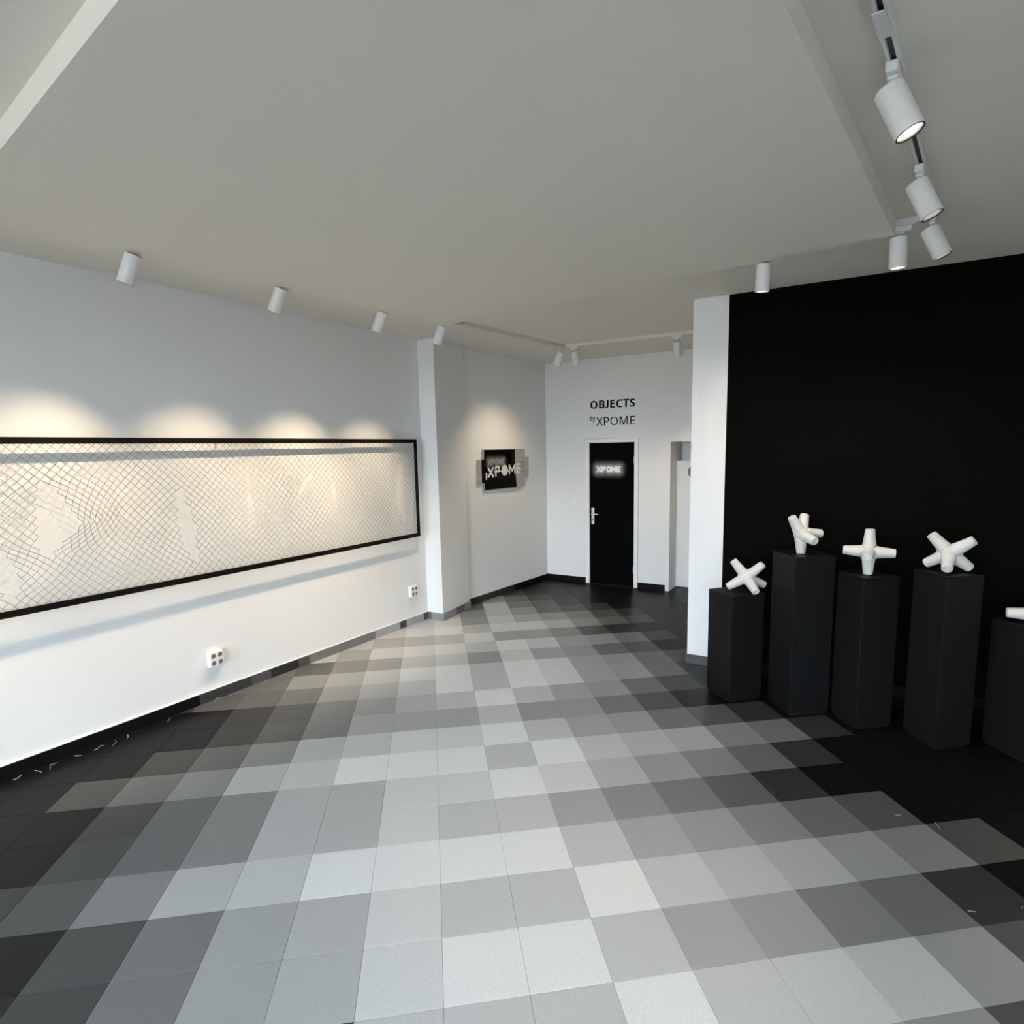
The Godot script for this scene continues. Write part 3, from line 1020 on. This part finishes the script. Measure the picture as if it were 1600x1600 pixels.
func build_pedestals() -> void:
	pedestal("short black pedestal next to the bright white pier", Vector2(-0.822, 4.591), PI / 4 + 0.047, 0.28, 0.805)
	pedestal("tallest black pedestal, second from the white pier", Vector2(-0.375, 4.568), PI / 4 - 0.15, 0.29, 1.131)
	pedestal("middle black pedestal under the upright cross sculpture", Vector2(0.025, 4.519), PI / 4 - 0.124, 0.255, 1.029)
	pedestal("tall black pedestal fourth from the white pier", Vector2(0.448, 4.445), PI / 4 - 0.114, 0.25, 1.093)
	pedestal("low black pedestal cut by the right picture edge", Vector2(0.885, 4.515), PI / 4 - 0.07, 0.27, 0.815)
	# arm directions are in view-like axes: right, up, towards the viewer
	var B := Basis(Vector3.UP, deg_to_rad(9.5))
	var L := 0.165
	var s1 := []
	for v in [Vector3(-0.62, 0.75, -0.15), Vector3(0.68, 0.66, 0.15), Vector3(-0.80, -0.45, 0.25), Vector3(0.44, -0.55, 0.70), Vector3(0.82, -0.42, -0.40), Vector3(-0.3, 0.25, -0.9)]:
		s1.append(B * v.normalized() * L)
	sculpture("white tube sculpture sprawling on the short pedestal by the white pier", P(-0.75, 0.805 + 0.118, 4.575), s1, 0.94)
	B = Basis(Vector3.UP, deg_to_rad(5.4))
	var s2 := []
	for v in [Vector3(0.03, -1.0, 0.05), Vector3(-0.46, 0.86, 0.25), Vector3(0.14, 0.93, -0.35), Vector3(0.66, -0.28, 0.75), Vector3(0.95, 0.0, -0.35)]:
		s2.append(B * v.normalized() * 0.14)
	sculpture("white tube sculpture on one leg on the tallest pedestal", P(-0.395, 1.131 + 0.140, 4.55), s2, 1.0)
	B = Basis()
	var s3 := []
	for v in [Vector3(0, -1, 0), Vector3(0, 1, 0), Vector3(-1, 0.03, 0.05), Vector3(1, -0.02, -0.05), Vector3(-0.05, -0.12, 1.0), Vector3(0.05, 0.1, -1.0)]:
		s3.append(B * v.normalized() * 0.150)
	sculpture("white tube sculpture standing as an upright cross on the middle pedestal", P(0.02, 1.029 + 0.151, 4.50), s3, 1.0)
	B = Basis(Vector3.UP, deg_to_rad(-5.0))
	var s4 := []
	for v in [Vector3(-0.66, 0.75, 0.05), Vector3(0.78, 0.60, 0.10), Vector3(-0.78, -0.55, -0.28), Vector3(0.72, -0.60, -0.30), Vector3(-0.05, -0.55, 0.85)]:
		s4.append(B * v.normalized() * 0.150)
	sculpture("white tube sculpture resting on three arms on the fourth pedestal", P(0.445, 1.093 + 0.118, 4.44), s4, 1.0)
	B = Basis(Vector3.UP, deg_to_rad(-8.0))
	var s5 := []
	for v in [Vector3(-1.0, -0.03, 0.12), Vector3(0.6, -0.05, 0.75), Vector3(0.45, -0.05, -0.85), Vector3(0.1, 0.95, 0.2), Vector3(0.8, 0.5, -0.2)]:
		s5.append(B * v.normalized() * L)
	sculpture("white tube sculpture lying on the low pedestal, cut by the picture edge", P(0.915, 0.815 + 0.055, 4.475), s5, 1.0)


# ---------------------------------------------------------------- sockets, switch, litter
func socket_box(label: String, w: float, h: float) -> void:
	var t := thing("socket_box", label, "socket", P(wall_u(w), h, w), PI / 2 + atan(0.0264), "double sockets on the left wall")
	var st := mesh_tool()
	box(st, Vector3(0.118, 0.118, 0.042), Transform3D(Basis(), Vector3(0, 0, 0.021)), 0.005)
	obj("body", st, M.plastic, t)
	for x in [-0.028, 0.028]:
		for y in [-0.028, 0.028]:
			var fr := Transform3D(Basis(Vector3.RIGHT, PI / 2), Vector3(x, y, 0.042))
			st = mesh_tool()
			lathe(st, [[0.024, -0.001], [0.024, 0.003], [0.020, 0.003], [0.019, -0.001]], 24, fr)
			var s := obj("socket", st, M.plastic, t)
			st = mesh_tool()
			lathe(st, [[0.0, 0.0006], [0.0195, 0.0006]], 20, fr)
			obj("well", st, grey("socket_well", 0.16, 0.5), s)
			st = mesh_tool()
			for px in [-0.008, 0.008]:
				lathe(st, [[0.0, 0.0012], [0.003, 0.0012], [0.003, 0.0]], 8, fr.translated_local(Vector3(px, 0, 0)))
			obj("pin_holes", st, M.dark, s)

func build_sockets() -> void:
	socket_box("white four-way socket box on the left wall below the fence", 2.645, 0.328)
	socket_box("white four-way socket box beside the left white pier", 4.915, 0.375)
	var t := thing("light_switch", "white light switch left of the black door", "switch", P(-3.533, 1.158, 7.6))
	var st := mesh_tool()
	box(st, Vector3(0.080, 0.080, 0.009), Transform3D(Basis(), Vector3(0, 0, 0.0045)), 0.003)
	obj("frame", st, M.plastic, t)
	st = mesh_tool()
	box(st, Vector3(0.054, 0.054, 0.006), Transform3D(Basis(Vector3.RIGHT, 0.06), Vector3(0, 0, 0.0105)), 0.002)
	obj("rocker", st, M.plastic, t)

func build_clippings() -> void:
	# bits of cut fence wire lying along the left skirting
	var spots := [[-4.334, 1.36, 0.3, "nearest the left picture edge"], [-4.318, 1.45, 1.4, "second from the left picture edge"], [-4.31, 1.53, 0.7, "third from the left picture edge"], [-4.318, 1.66, 2.2, "short and hooked, fourth from the left"],
		[-4.30, 1.79, 0.4, "long and wavy on the black tiles"], [-4.29, 1.87, 1.0, "beside the long wavy bit"], [-4.30, 1.95, 1.2, "shaped like a tick on the black tiles"], [-4.315, 2.25, 0.5, "curled on the black tiles below the socket's left"],
		[-4.325, 2.64, 0.2, "on the grey tile right below the socket"], [-4.32, 2.74, 1.1, "just right of the socket on the floor"], [-4.305, 3.05, 0.6, "on dark tiles right of the socket"], [-4.25, 4.08, 0.4, "on pale tiles near the white pier"], [-4.235, 4.62, 0.9, "on the pale tile closest to the pier"]]
	for k in spots.size():
		var s: Array = spots[k]
		var o := mesh_tool()
		var pts := []
		var n := 3 + k % 3
		for q in n:
			pts.append(Vector3(0.021 * (q - n / 2.0), 0.0014 + (0.010 if q == 2 and k % 2 == 0 else 0.0), [0.0, 0.009, 0.010, -0.002, -0.009, -0.003][(q + k) % 6]))
		tube(o, pts, 0.0016, 5)
		var c := obj("wire_clipping", o, M.clipping)
		c.position = P(s[0] + 0.02, 0.0, s[1])
		c.rotation.y = s[2] + PI / 2
		tag(c, "bent bit of cut fence wire " + s[3], "wire", "cut wire bits along the skirting")
	# lint on the dark tiles at the right
	var lint := [[0.213, 3.403, 0.012, 0.4, "short, on the dark tile left of the long thread"], [0.379, 3.392, 0.030, 1.9, "long thin thread on the dark grey tile"], [0.447, 2.801, 0.014, 0.3, "small, on the dark tile by the right picture edge"], [0.627, 2.924, 0.010, 1.2, "tiny dot at the right picture edge"]]
	for s in lint:
		var o := mesh_tool()
		tube(o, [Vector3(-s[2], 0.0012, 0), Vector3(0, 0.0018, 0.002), Vector3(s[2], 0.0012, 0)], 0.0012, 5)
		var c := obj("lint_thread", o, M.clipping)
		c.position = P(s[0], 0.0, s[1])
		c.rotation.y = s[3]
		tag(c, "white lint thread, " + s[4], "lint", "white lint on the dark tiles")
